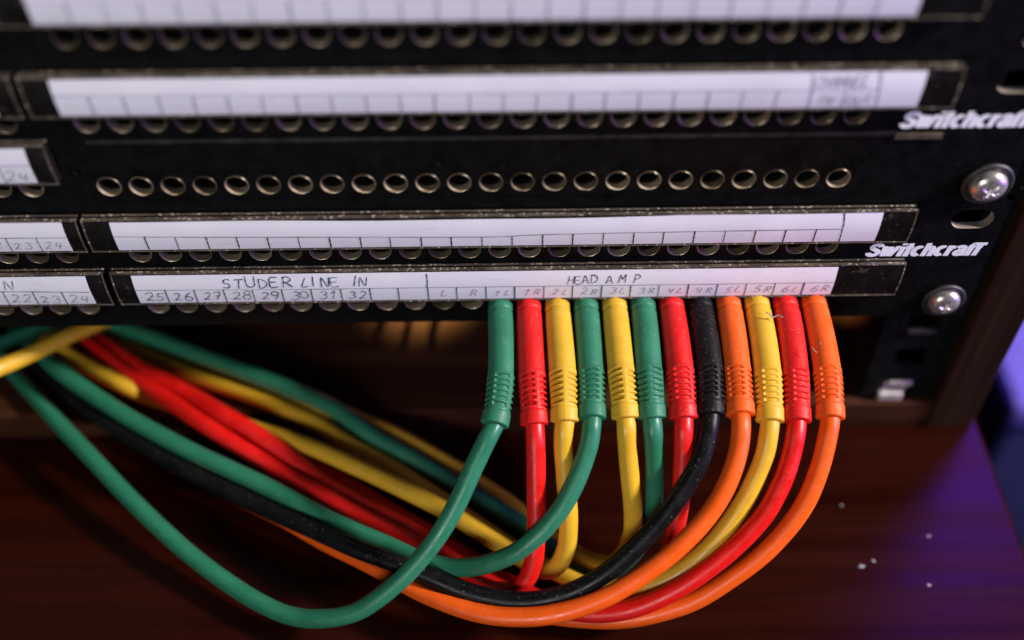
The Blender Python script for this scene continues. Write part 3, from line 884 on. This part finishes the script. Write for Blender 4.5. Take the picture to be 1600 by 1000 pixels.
# ------------------------------------------------------------------ patch cables
PATH = {
    '1L': [(104.6,-39.0,-42.5),(103.1,-41.7,-43.6),(101.1,-44.4,-46.5),(99.0,-47.2,-49.6),(96.7,-50.4,-53.1),(94.0,-54.0,-57.1),(90.9,-57.7,-61.2),(87.6,-60.9,-65.1),(84.0,-63.7,-68.9),(80.3,-66.2,-72.6),(76.3,-68.2,-76.1),(71.8,-70.0,-79.6),(66.9,-71.2,-82.9),(61.4,-71.4,-85.6),(55.7,-70.7,-87.8),(50.1,-69.3,-89.7),(44.2,-67.0,-91.0),(37.6,-63.5,-91.6),(30.4,-59.0,-91.7),(22.4,-53.5,-91.1),(14.1,-47.3,-90.0),(6.0,-40.5,-88.8),(-2.0,-33.4,-87.4),(-9.6,-26.3,-86.1),(-16.9,-19.2,-85.0),(-23.9,-12.5,-84.3),(-30.5,-6.1,-83.9),(-36.7,0.3,-83.5),(-42.6,6.4,-83.4),(-47.8,12.0,-83.8),(-53.1,17.7,-84.1),(-59.4,25.0,-82.9),(-64.8,31.6,-82.4)],
    '1R': [(115.4,-39.2,-42.5),(115.5,-42.5,-44.8),(115.7,-45.7,-49.4),(115.7,-48.7,-54.0),(115.6,-51.7,-58.7),(115.5,-54.8,-63.5),(115.2,-57.8,-68.2),(114.9,-60.4,-72.0),(114.2,-62.4,-75.5),(112.8,-64.3,-79.1),(110.6,-65.5,-82.2),(107.4,-65.2,-84.3),(103.5,-64.0,-85.5),(99.0,-61.8,-86.0),(94.5,-59.1,-86.1),(90.9,-56.4,-86.2),(87.1,-53.3,-86.1),(81.8,-49.8,-85.6),(75.9,-46.2,-85.0),(70.2,-43.0,-84.7),(64.4,-39.8,-84.4),(58.5,-36.4,-84.0),(52.6,-32.9,-83.7),(47.2,-29.5,-83.6),(40.4,-25.1,-83.3),(29.2,-18.4,-81.2),(18.0,-11.6,-79.1),(11.7,-7.2,-79.0),(6.7,-3.3,-79.4),(1.3,0.9,-79.8),(-5.2,6.0,-80.1),(-14.5,13.2,-79.6),(-24.5,21.1,-79.0),(-34.0,29.6,-79.9),(-42.3,38.2,-82.9)],
    '2L': [(123.3,-38.7,-41.9),(123.0,-40.8,-43.8),(122.9,-43.0,-47.5),(123.2,-45.4,-51.3),(123.6,-48.0,-55.3),(124.2,-50.4,-59.4),(124.7,-52.8,-63.5),(124.7,-55.3,-68.0),(124.3,-57.5,-72.4),(123.1,-59.0,-76.5),(121.4,-59.8,-80.0),(119.2,-59.5,-82.9),(116.2,-58.1,-85.0),(112.4,-55.3,-85.9),(107.3,-51.3,-85.9),(99.3,-45.9,-84.8),(90.6,-40.1,-83.4),(82.9,-35.4,-82.9),(75.3,-31.0,-82.5),(67.3,-26.5,-82.1),(59.5,-22.3,-81.7),(52.9,-18.6,-81.8),(46.2,-15.3,-82.0),(38.6,-12.2,-82.3),(30.7,-9.3,-82.6),(23.0,-6.4,-82.5),(16.0,-3.5,-82.7),(10.6,-1.5,-83.4),(6.1,0.1,-84.0),(2.3,1.4,-84.1),(-1.5,2.9,-84.1),(-6.4,5.0,-83.8),(-10.6,5.9,-81.5),(-13.8,7.0,-80.1),(-17.8,9.2,-79.3),(-24.1,12.6,-78.2),(-31.0,16.6,-76.8),(-37.4,21.4,-74.5),(-42.1,25.3,-72.5)],
    '2R': [(130.6,-38.2,-41.4),(130.3,-40.6,-42.3),(129.9,-43.2,-44.5),(129.1,-45.5,-46.7),(127.8,-48.1,-49.1),(125.9,-51.1,-52.0),(123.5,-54.1,-55.2),(120.7,-56.7,-58.2),(117.5,-59.1,-61.2),(113.8,-61.0,-64.5),(109.8,-62.2,-68.0),(105.5,-62.6,-71.1),(101.1,-62.5,-74.0),(96.7,-61.7,-76.6),(92.1,-60.3,-78.9),(87.1,-58.3,-80.4),(82.1,-56.0,-81.3),(77.8,-53.6,-81.9),(72.7,-50.7,-82.4),(64.7,-46.9,-82.3),(55.6,-42.4,-82.0),(47.1,-37.5,-81.5),(37.8,-32.1,-80.9),(26.0,-26.1,-80.0),(13.6,-19.9,-79.0),(2.3,-13.6,-78.1),(-8.7,-7.1,-77.1),(-20.1,0.2,-75.6),(-30.0,7.0,-74.4),(-35.6,12.0,-75.0),(-40.3,17.1,-76.2),(-47.6,24.9,-77.1),(-54.8,33.1,-79.5)],
    '3L': [(139.6,-38.3,-41.4),(139.7,-40.7,-43.4),(140.2,-42.9,-48.0),(140.8,-45.6,-53.0),(141.4,-48.3,-58.3),(141.9,-50.6,-63.2),(142.1,-52.4,-67.9),(142.0,-53.9,-72.6),(141.2,-55.0,-77.1),(139.7,-55.9,-81.8),(137.3,-55.8,-86.1),(133.4,-53.4,-89.5),(128.7,-49.7,-92.1),(123.9,-44.8,-94.5),(118.8,-40.3,-94.7),(114.5,-36.1,-94.2),(109.4,-31.6,-93.3),(102.0,-26.6,-91.7),(93.9,-21.5,-89.9),(85.7,-16.7,-88.2),(78.0,-12.4,-86.8),(71.8,-9.1,-86.0),(65.8,-6.2,-85.5),(59.3,-3.5,-84.7),(51.4,0.0,-84.2),(40.0,6.0,-84.2),(27.7,12.0,-83.8),(16.2,17.6,-83.9),(5.1,23.0,-84.1),(-6.7,28.5,-84.1),(-15.9,33.0,-84.4)],
    '3R': [(146.5,-38.4,-41.4),(146.7,-40.9,-43.4),(147.3,-42.8,-48.4),(147.9,-45.2,-53.9),(148.3,-47.6,-59.6),(148.5,-49.1,-64.6),(148.1,-50.4,-69.6),(147.0,-51.8,-75.0),(145.2,-53.1,-80.4),(142.6,-54.2,-85.9),(139.4,-55.0,-90.5),(136.2,-54.8,-93.6),(132.4,-53.5,-95.5),(127.5,-50.9,-95.1),(122.3,-48.0,-92.7),(118.0,-44.2,-91.6),(113.1,-39.9,-90.8),(105.9,-35.1,-89.8),(97.9,-30.3,-88.6),(90.1,-25.5,-87.3),(82.3,-20.8,-85.9),(74.3,-16.3,-84.5),(66.4,-11.9,-83.2),(59.7,-7.3,-81.6),(52.1,-2.4,-80.4),(40.9,3.3,-79.8),(28.8,9.0,-79.4),(17.6,14.4,-79.4),(6.7,19.6,-79.5),(-3.8,24.7,-79.8),(-14.2,29.8,-80.4),(-26.5,35.6,-81.7),(-37.1,41.5,-84.3)],
    '4L': [(154.9,-38.6,-41.4),(154.7,-41.3,-43.0),(154.8,-43.7,-47.4),(154.7,-46.4,-52.1),(154.5,-49.4,-57.0),(154.2,-52.3,-62.0),(153.7,-55.2,-67.0),(152.9,-57.8,-72.1),(151.7,-60.2,-77.0),(149.9,-62.4,-81.6),(147.3,-64.3,-85.5),(143.4,-65.8,-88.8),(138.6,-66.5,-91.5),(133.1,-66.2,-93.5),(127.1,-65.0,-94.8),(120.9,-63.1,-95.5),(114.5,-60.3,-95.7),(108.1,-56.7,-95.2),(101.6,-52.6,-94.4),(95.0,-48.3,-93.4),(88.4,-43.9,-92.5),(81.6,-39.8,-91.9),(74.9,-35.8,-91.4),(68.8,-31.7,-90.9),(62.9,-27.6,-90.4),(56.7,-23.6,-90.1),(50.5,-19.7,-89.8),(45.3,-16.1,-89.7),(38.9,-11.9,-89.2),(28.7,-6.2,-87.4),(17.2,-0.4,-84.2),(4.3,8.3,-84.2),(-8.2,16.6,-83.7),(-19.4,24.4,-83.0),(-27.7,30.6,-83.0)],
    '4R': [(162.0,-38.1,-40.8),(161.4,-40.8,-42.1),(160.5,-43.7,-44.5),(159.2,-46.6,-46.8),(157.3,-49.6,-49.3),(155.0,-52.6,-52.1),(152.2,-55.7,-55.0),(149.0,-58.7,-58.1),(145.4,-61.6,-61.2),(141.3,-64.3,-64.4),(136.9,-66.8,-67.5),(132.4,-68.7,-70.3),(127.6,-70.1,-72.9),(122.6,-70.9,-75.1),(117.4,-71.1,-77.0),(112.3,-70.9,-78.6),(107.0,-70.1,-79.7),(101.1,-68.6,-80.3),(94.8,-66.6,-80.4),(88.9,-64.2,-79.8),(82.4,-61.3,-79.3),(74.4,-58.0,-79.3),(65.9,-54.2,-79.7),(58.3,-50.1,-80.3),(50.5,-45.6,-81.1),(42.0,-40.8,-82.0),(32.4,-35.4,-82.5),(20.3,-28.8,-82.1),(7.7,-21.7,-81.4),(-4.0,-14.5,-80.7),(-14.7,-7.4,-80.1),(-23.4,-0.7,-79.8),(-31.4,6.3,-79.9),(-40.4,14.3,-79.8),(-47.6,21.2,-80.4)],
    '5L': [(170.0,-38.2,-40.8),(169.8,-41.2,-41.6),(169.5,-44.3,-43.9),(168.7,-47.5,-46.3),(167.2,-51.0,-48.9),(165.0,-54.5,-51.8),(162.0,-58.0,-54.7),(158.4,-61.2,-57.6),(154.3,-64.2,-60.3),(149.9,-66.9,-63.1),(145.0,-69.4,-65.8),(139.7,-71.7,-68.6),(134.1,-73.7,-71.3),(128.2,-75.1,-73.6),(122.3,-75.9,-75.6),(116.4,-76.1,-77.4),(110.4,-75.6,-78.9),(104.0,-74.5,-80.2),(97.5,-72.5,-81.3),(90.9,-69.7,-82.2),(84.1,-66.1,-83.2),(76.7,-61.5,-83.7),(69.3,-56.6,-84.2),(62.3,-52.2,-84.9),(55.7,-48.1,-85.6),(49.5,-43.7,-86.2),(43.4,-39.4,-86.8),(37.8,-35.6,-88.0),(30.7,-31.2,-88.9),(18.8,-24.8,-88.2),(5.7,-17.7,-87.0),(-6.1,-10.7,-86.0),(-16.8,-3.7,-85.0),(-25.4,2.7,-84.1),(-33.5,9.7,-84.1),(-42.7,18.0,-84.3),(-49.8,24.6,-84.3)],
    '5R': [(177.8,-39.6,-42.0),(177.3,-42.3,-43.8),(176.7,-45.3,-47.1),(175.6,-47.7,-50.0),(173.9,-50.3,-53.1),(171.7,-53.1,-56.5),(169.0,-55.8,-60.0),(166.2,-58.2,-63.5),(163.3,-60.4,-66.9),(160.0,-62.4,-70.1),(156.6,-64.0,-73.0),(153.4,-65.2,-75.6),(150.0,-65.9,-78.0),(146.0,-65.9,-80.5),(141.7,-65.2,-83.0),(137.0,-64.3,-85.6),(132.3,-62.9,-87.7),(128.1,-60.5,-89.1),(123.6,-57.4,-90.0),(118.2,-53.9,-90.5),(112.8,-50.1,-90.9),(109.4,-47.1,-91.9),(105.4,-43.7,-92.5),(98.3,-38.5,-91.5),(90.2,-32.7,-90.0),(82.4,-27.3,-88.7),(74.5,-22.1,-87.4),(66.1,-17.2,-86.4),(58.3,-12.7,-85.5),(53.2,-9.0,-85.3),(47.8,-5.3,-85.0),(39.0,-1.0,-84.3),(28.7,3.9,-84.1),(17.6,8.7,-84.1),(6.8,13.5,-84.1),(-1.6,18.0,-84.4),(-9.4,22.4,-84.2),(-20.1,28.7,-84.2),(-28.9,34.1,-84.4)],
    '6L': [(184.9,-39.7,-42.0),(184.4,-42.4,-43.2),(183.7,-45.3,-45.8),(182.7,-47.9,-48.3),(181.2,-50.8,-51.0),(178.9,-54.1,-54.3),(176.1,-57.4,-57.7),(172.6,-60.3,-60.9),(168.5,-63.1,-64.2),(163.7,-65.9,-67.8),(158.5,-68.4,-71.4),(153.5,-70.2,-74.8),(148.5,-71.5,-78.0),(143.5,-72.3,-80.8),(138.4,-72.4,-83.2),(133.4,-71.9,-85.2),(128.2,-70.8,-86.8),(122.2,-69.1,-88.0),(116.0,-66.7,-89.0),(109.7,-63.5,-89.4),(103.5,-59.9,-89.5),(98.0,-56.2,-89.5),(92.5,-52.2,-89.3),(86.1,-47.6,-88.6),(79.3,-43.0,-87.6),(71.5,-38.5,-86.8),(63.8,-34.2,-86.2),(57.5,-30.6,-85.8),(51.8,-27.1,-85.4),(46.3,-23.1,-84.0),(40.9,-19.4,-82.1),(35.2,-15.8,-80.4),(29.8,-12.4,-78.9),(25.0,-9.5,-78.2),(20.3,-6.4,-77.9),(15.9,-3.1,-78.5),(9.7,1.8,-79.7),(-1.4,9.4,-80.1),(-13.8,17.9,-80.2),(-25.6,27.0,-80.9),(-35.7,36.3,-83.7)],
    '6R': [(193.8,-39.2,-41.4),(193.2,-41.9,-43.2),(192.4,-45.0,-46.4),(191.2,-48.2,-49.7),(189.4,-51.5,-53.2),(187.1,-54.8,-56.7),(184.1,-57.9,-60.3),(180.6,-60.7,-63.8),(176.7,-63.4,-67.3),(172.3,-65.8,-70.8),(167.5,-67.9,-74.2),(162.7,-69.8,-77.6),(157.5,-71.3,-80.8),(151.6,-72.1,-83.6),(145.7,-72.4,-86.1),(140.6,-72.1,-88.2),(135.4,-71.4,-90.0),(129.5,-70.2,-91.6),(123.2,-68.7,-92.9),(117.0,-67.1,-93.9),(110.7,-65.2,-94.7),(104.4,-63.0,-95.3),(97.9,-60.5,-95.7),(90.6,-57.7,-95.9),(82.9,-54.7,-96.0),(75.2,-51.7,-96.2),(67.6,-48.4,-96.2),(60.5,-44.7,-95.9),(53.8,-40.8,-95.6),(47.5,-37.1,-95.5),(41.4,-33.4,-95.6),(35.9,-30.2,-96.2),(28.7,-26.4,-96.4),(15.6,-20.0,-94.4),(3.7,-14.1,-92.8)],
    'XY': [(-60.8,-10.3,-60.8),(-55.4,-8.2,-60.6),(-49.5,-5.0,-61.1),(-46.6,-2.2,-62.1),(-44.2,0.6,-63.2),(-40.7,3.8,-64.0),(-36.9,7.3,-64.7),(-33.0,11.0,-65.4),(-29.4,14.7,-66.2),(-26.6,18.2,-67.4),(-23.8,21.7,-68.8),(-20.2,25.4,-70.0),(-16.0,29.3,-71.3),(-10.2,33.4,-72.4),(-5.7,37.2,-73.9)],
    'XG': [(-65.8,1.3,-63.9),(-60.7,4.1,-64.2),(-54.6,7.7,-64.8),(-50.7,10.9,-65.6),(-47.2,14.0,-66.6),(-43.4,17.2,-67.5),(-39.6,20.4,-68.5),(-36.0,23.6,-70.0),(-32.1,27.2,-71.7),(-25.5,31.3,-73.0),(-20.2,35.2,-74.5)],
}
ORDER = ['1L', '1R', '2L', '2R', '3L', '3R', '4L', '4R', '5L', '5R', '6L', '6R']
COLOUR = dict(zip(ORDER, ['green', 'red', 'yellow', 'green', 'yellow', 'green', 'red', 'black', 'orange', 'yellow', 'red', 'orange']))
CLABEL = {
    '1L': 'green patch cable plugged in leftmost of the row, hanging in the lowest left loop',
    '1R': 'red patch cable plugged in beside the leftmost green plug, hanging straight down',
    '2L': 'yellow patch cable plugged in third from the left, curling under behind a green cord',
    '2R': 'green patch cable plugged in between two yellow plugs, crossing in front of the red cord',
    '3L': 'yellow patch cable plugged in between two green plugs, its cord dropping behind the black cord',
    '3R': 'green patch cable plugged in sixth from the left, between a yellow and a red plug',
    '4L': 'red patch cable plugged in beside the black plug, its cord hidden behind the black cord',
    '4R': 'black patch cable, the only black one, sweeping left under the bundle',
    '5L': 'orange patch cable plugged in right beside the black plug, lowest loop of the bundle',
    '5R': 'pale yellow patch cable plugged in between an orange and a red plug',
    '6L': 'red patch cable plugged in second from the right end of the row',
    '6R': 'orange patch cable plugged in at the right end of the row, outermost loop',
    'XY': 'yellow cord crossing over the bundle at the left picture edge',
    'XG': 'green cord entering at the left picture edge behind the yellow one',
}
BOOT0, BOOT1 = 0.635, 0.995        # share of the plug's length taken by the ribbed boot

def hermite(p0, m0, p1, m1, n):
    out = []
    for i in range(n + 1):
        t = i / n
        t2, t3 = t * t, t ** 3
        out.append(p0 * (2 * t3 - 3 * t2 + 1) + m0 * (t3 - 2 * t2 + t) + p1 * (-2 * t3 + 3 * t2) + m1 * (t3 - t2))
    return out

def interp(prof, s):
    if s <= prof[0][0]:
        return prof[0][1]
    for (a, ra), (b, rb) in zip(prof[:-1], prof[1:]):
        if s <= b:
            return ra + (rb - ra) * (s - a) / (b - a)
    return prof[-1][1]

def patch_cable(key, idx):
    col = COLOUR[key]
    pts = [Vector(p) for p in PATH[key]]
    k = 12 + idx
    jack = Vector((GAP / 2 + k * PITCH, -0.5, ZL))
    root = empty('patch_cable', tuple(jack))
    tag(root, CLABEL[key], 'cable', 'coloured patch cables plugged into the lowest row')
    end = pts[0]
    L = (end - jack).length
    d1 = (pts[2] - pts[0]).normalized()
    m1 = ((end - jack).normalized() * 0.55 + d1 * 0.45).normalized() * L
    N = 170
    path = hermite(jack, Vector((0, -1, -0.02)) * L, end, m1, N)
    rnd = random.Random(idx * 13 + 5)
    spin = rnd.uniform(0, PI / 2)
    # handle
    prof = [(0.0, 3.05), (0.6, 3.42), (3.9, 3.52), (4.2, 3.24), (5.0, 3.24), (5.3, 3.56), (12, 3.66), (L * BOOT0, 3.72)]
    cut = int(N * BOOT0)
    acc = [0.0]
    for a, b in zip(path[:-1], path[1:]):
        acc.append(acc[-1] + (b - a).length)
    hp = path[:cut + 1]
    sweep_mb = sweep(MB(), hp, lambda i, a: interp(prof, acc[i]), 32)
    keep(sweep_mb.build('plug_handle', M['plug_' + col], smooth='auto'), root)
    # ribbed boot
    bp = path[cut:]
    s0, s1 = acc[cut], acc[-1]
    lb = s1 - s0
    # resample finely
    fine = catmull(bp, 2)
    facc = [0.0]
    for a, b in zip(fine[:-1], fine[1:]):
        facc.append(facc[-1] + (b - a).length)
    rows, first, last = 6, 0.05 * lb, 0.70 * lb
    pitch = (last - first) / rows
    def rad(i, a):
        s = facc[i]
        t = s / lb
        if t < 0.03:
            r = 3.72 + 0.12 * t / 0.03
        elif t < 0.74:
            r = 3.84 - 0.26 * (t - 0.03) / 0.71
        elif t < 0.765:
            r = 3.58 + 0.25 * (t - 0.74) / 0.025
        elif t < 0.97:
            r = 3.83 + 0.10 * (t - 0.765)
        else:
            r = 3.85 - 0.9 * ((t - 0.97) / 0.03) ** 2
        ang = (a + spin) % (2 * PI)
        q = ang / (PI / 2)
        ci = int(q) % 4
        frac = (q - int(q) - 0.5) * 90.0
        off = first + (0.5 * pitch if ci % 2 else 0.0)
        u = (s - off) / pitch
        if 0 <= u < rows - (0.5 if ci % 2 else 0):
            ph = u - int(u)
            wall = min(1.0, max(0.0, (36 - abs(frac)) / 9.0))
            deep = min(1.0, max(0.0, min(ph - 0.16, 0.76 - ph) / 0.10))
            r -= 0.58 * wall * deep
            r += 0.10 * wall * (1.0 if ph < 0.12 or ph > 0.84 else 0.0)
        if abs(abs(frac) - 45) < 3.0 and ci in (0, 3):
            r += 0.06
        return r
    sweep_mb = sweep(MB(), fine, rad, 72)
    keep(sweep_mb.build('strain_relief_boot', M['plug_' + col], smooth='auto'), root)
    # metal sleeve inside the jack
    v, f = lathe([(2.2, 0.8), (2.2, -9), (1.2, -9.2), (0.01, -9.2)], 20)
    o = MB().add(v, f).build('plug_sleeve', M['steel'], root, smooth='auto')
    # cord
    inside = end - m1.normalized() * 2.0
    cp = [inside] + pts
    cord = catmull(cp, 6)
    ph = rnd.uniform(0, 6)
    for q in range(10, len(cord)):       # the cords are not perfectly even: slight waviness
        cord[q] = cord[q] + Vector((math.sin(q * 0.085 + ph), math.sin(q * 0.07 + ph * 2), math.cos(q * 0.06 + ph))) * 0.30 * min(1.0, (q - 10) / 20.0)
    keep(sweep(MB(), cord, lambda i, a: 2.6 * (1 + 0.012 * math.sin(i * 0.12 + ph) + 0.006 * math.sin(i * 0.31 + 2 * a)), 24).build('cord', M['cord_' + col], smooth=True), root)
    return root

for idx, key in enumerate(ORDER):
    patch_cable(key, idx)
for key, col in (('XY', 'yellow'), ('XG', 'green')):
    r = empty('loose_cord', PATH[key][0])
    tag(r, CLABEL[key], 'cable')
    keep(sweep(MB(), catmull(PATH[key], 6), 2.6, 24).build('cord', M['cord_' + col], smooth=True), r)

# ------------------------------------------------------------------ small things: lint, paper crumbs
def lint(name, pts, r, label):
    o = sweep(MB(), catmull(pts, 5), r, 6).build(name, M['lint'], smooth=True)
    tag(o, label, 'lint')
    return o
def crumb(x, y, size, label, seed):
    rnd = random.Random(seed)
    bm = bmesh.new()
    bmesh.ops.create_icosphere(bm, subdivisions=1, radius=size * MM)
    for p in bm.verts:
        p.co *= rnd.uniform(0.35, 1.25)
        p.co.x *= 1.3
        p.co.z *= 0.45
    me = bpy.data.meshes.new('paper_crumb')
    bm.to_mesh(me)
    bm.free()
    me.materials.append(M['lint'])
    o = link('paper_crumb', me, None, (x, y, DESK_Z + size * 0.45))
    tag(o, label, 'crumb', 'pale crumbs lying on the desk')
crumb(212.6, -50.8, 0.9, 'largest pale crumb on the desk right of the outermost orange cord', 1)
crumb(216.6, -49.2, 0.6, 'small pale crumb just right of the largest one on the desk', 2)
crumb(235.3, -41.0, 0.6, 'pale crumb on the desk nearest the purple-lit right edge', 3)
crumb(211.4, -29.7, 0.45, 'faint crumb on the desk nearest the orange plug', 4)
crumb(231.2, -57.4, 0.5, 'pale crumb lowest on the purple-lit part of the desk', 5)

lint('lint_fibre', [(179.6, -10.6, -30.2), (180.6, -11.2, -30.6), (181.6, -11.6, -31.4), (183.0, -11.2, -31.0), (184.0, -12.2, -30.8)], 0.20,
     'tuft of white lint caught between the pale yellow and red plugs under the label strip')
lint('lint_fibre', [(190.08, -22.92, -30.88), (190.44, -23.89, -31.07), (191.29, -24.42, -31.53)], 0.10, 'thin curled white fibre on the orange plug at the end of the row')
lint('lint_fibre', [(192.34, -22.90, -30.16), (192.15, -21.94, -29.96)], 0.09, 'short straight white fibre on the orange plug at the end of the row')
